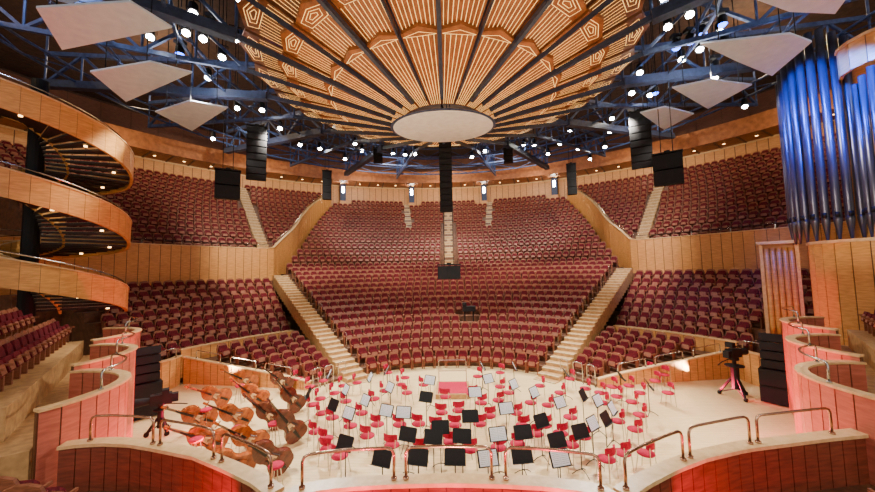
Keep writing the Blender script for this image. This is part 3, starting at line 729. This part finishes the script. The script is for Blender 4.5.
# ---------------------------------------------------------------- block rails
for sg in(-1,1):
    for d0,d1,r in((71,76.5,14.4),(44.5,47.5,7.7),(49.5,53,7.7),(54.5,57.5,7.75)):
        z=1.45 if r>10 else .0; h=.45 if r>10 else .95
        q=[Vector(P(r,sg*(d0+(d1-d0)*k/4),z)) for k in range(5)]
        if sg>0: q=q[::-1]
        guard(q,h,m=m_chrome,lab='bent chrome guard rail at the front of a seat block',mid=r<10)
    for t0 in(.15,.42,.7):
        q=[]
        for k in range(5):
            t=t0+.2*k/4; q.append(Vector(P(7.8+6.8*t,sg*(58.2+10.8*t+1.2*math.sin(math.pi*t)),.42+.95*t)))
        guard(q,.4,m=m_chrome,lab='bent chrome guard rail on the low end parapet')
    for i in range(3,14,2):
        r=7+.95*i; q=[Vector(P(r+.1*k,sg*(AIS-math.degrees((HW+.05)/r)),.36*i)) for k in range(0,8,3)]
        guard(q,.9,m=m_chrome,lab='short chrome aisle rail beside the stairs',r=.018)
# ---------------------------------------------------------------- lights
def spot(loc,tgt,pw,col=(1,.93,.82),size=100,r=.15,blend=.6):
    l=bpy.data.lights.new('spot','SPOT'); l.energy=pw; l.color=col; l.spot_size=rad(size); l.spot_blend=blend; l.shadow_soft_size=r
    o=bpy.data.objects.new('spot',l); COL.objects.link(o); o.location=loc
    o.rotation_euler=(Vector(tgt)-Vector(loc)).to_track_quat('-Z','Y').to_euler(); return o
for x,y in((-10.2,11),(10.2,11),(-9.3,23.5),(9.3,23.5)): spot((x,y,14.2),(x*.1,14.5,0),10500,col=(1,.95,.86),size=74)
for x,y,tx,ty,tz,pw in((-10.5,20,-20,30,8,7800),(10.5,20,20,30,8,7800),(-4.5,27.8,-6,41,11,4600),(4.5,27.8,6,41,11,4600),(-11.5,15,-16,20,2,10500),(11.5,15,16,20,2,10500),(-5,27.5,-6,24,2,6400),(5,27.5,6,24,2,6400),(0,28.3,0,32,5,4800)):
    spot((x,y,14.1),(tx,ty,tz),pw,size=104,col=(1,.91,.79))
for x,y in((-6,-2),(6,-2)): spot((x,y,9),(x*1.05,6,1.8),1500,col=(1,.85,.7),size=85)  # fill spots added behind the camera to lift the dark choir seats
for x,y in((-11.2,16.6),(11.2,16.8)): spot((x,y,.5),(CX,CY-1,CZ),3400,(1,.8,.54),size=56)  # uplights added on the stage wings only to brighten the canopy
spot((0,3.2,2.0),(0,10,14),1300,(1,.8,.54),size=90)
for x,y,z in((13.9,14.4,14.6),(14.9,11.8,13.4)): spot((x,y,z),(16.0,14.6,12.0),4200,(.02,.09,1),size=80)
spot((9,10,8.5),(16.5,14,7.5),1000,(1,.85,.7),size=42)
def pt(loc,pw,col,r=.1):
    l=bpy.data.lights.new('point','POINT'); l.energy=pw; l.color=col; l.shadow_soft_size=r
    o=bpy.data.objects.new('point',l); COL.objects.link(o); o.location=loc
RED=(1,.02,.09)
for sg in(-1,1):
    for x,y in((12.6,14.2),(10.4,11.5),(8.2,9.0)):
        spot((sg*(x-1.4),y+1.0,.25),(sg*(x+.6),y-.7,2.1),1000,RED,105,.08)
    for x in(3.9,5.9): spot((sg*x,5.2 if x>4 else 5.0,1.6),(sg*(x+.2),6.5,2.0),110,RED,100,.05)
for x in(-1.4,0,1.4): spot((x,4.4,1.95),(x,5.4,2.1),130,RED,110,.05)
for x in(-1.5,0,1.5): spot((x,7.6,.3),(x*.8,5.6,2.4),60,RED,110,.05)
for x,y in((-16,10),(16,10),(-6,30),(6,30)): pt((x,y,18.5),700,(.4,.55,1),.2)  # blue points added under the roof to light the trusses
for x,y in((-20,22),(20,22),(0,38),(-22,8),(22,8)): pt((x,y,19.5),800,(1,.72,.44),.2)
for d in(-62,-40,-20,0,20,40,62): pt(P(30.5,d,16.6),260,(1,.82,.58),.15)
w=bpy.data.worlds.new('world'); S.world=w; w.use_nodes=True
w.node_tree.nodes['Background'].inputs[0].default_value=(1,.93,.86,1); w.node_tree.nodes['Background'].inputs[1].default_value=.75
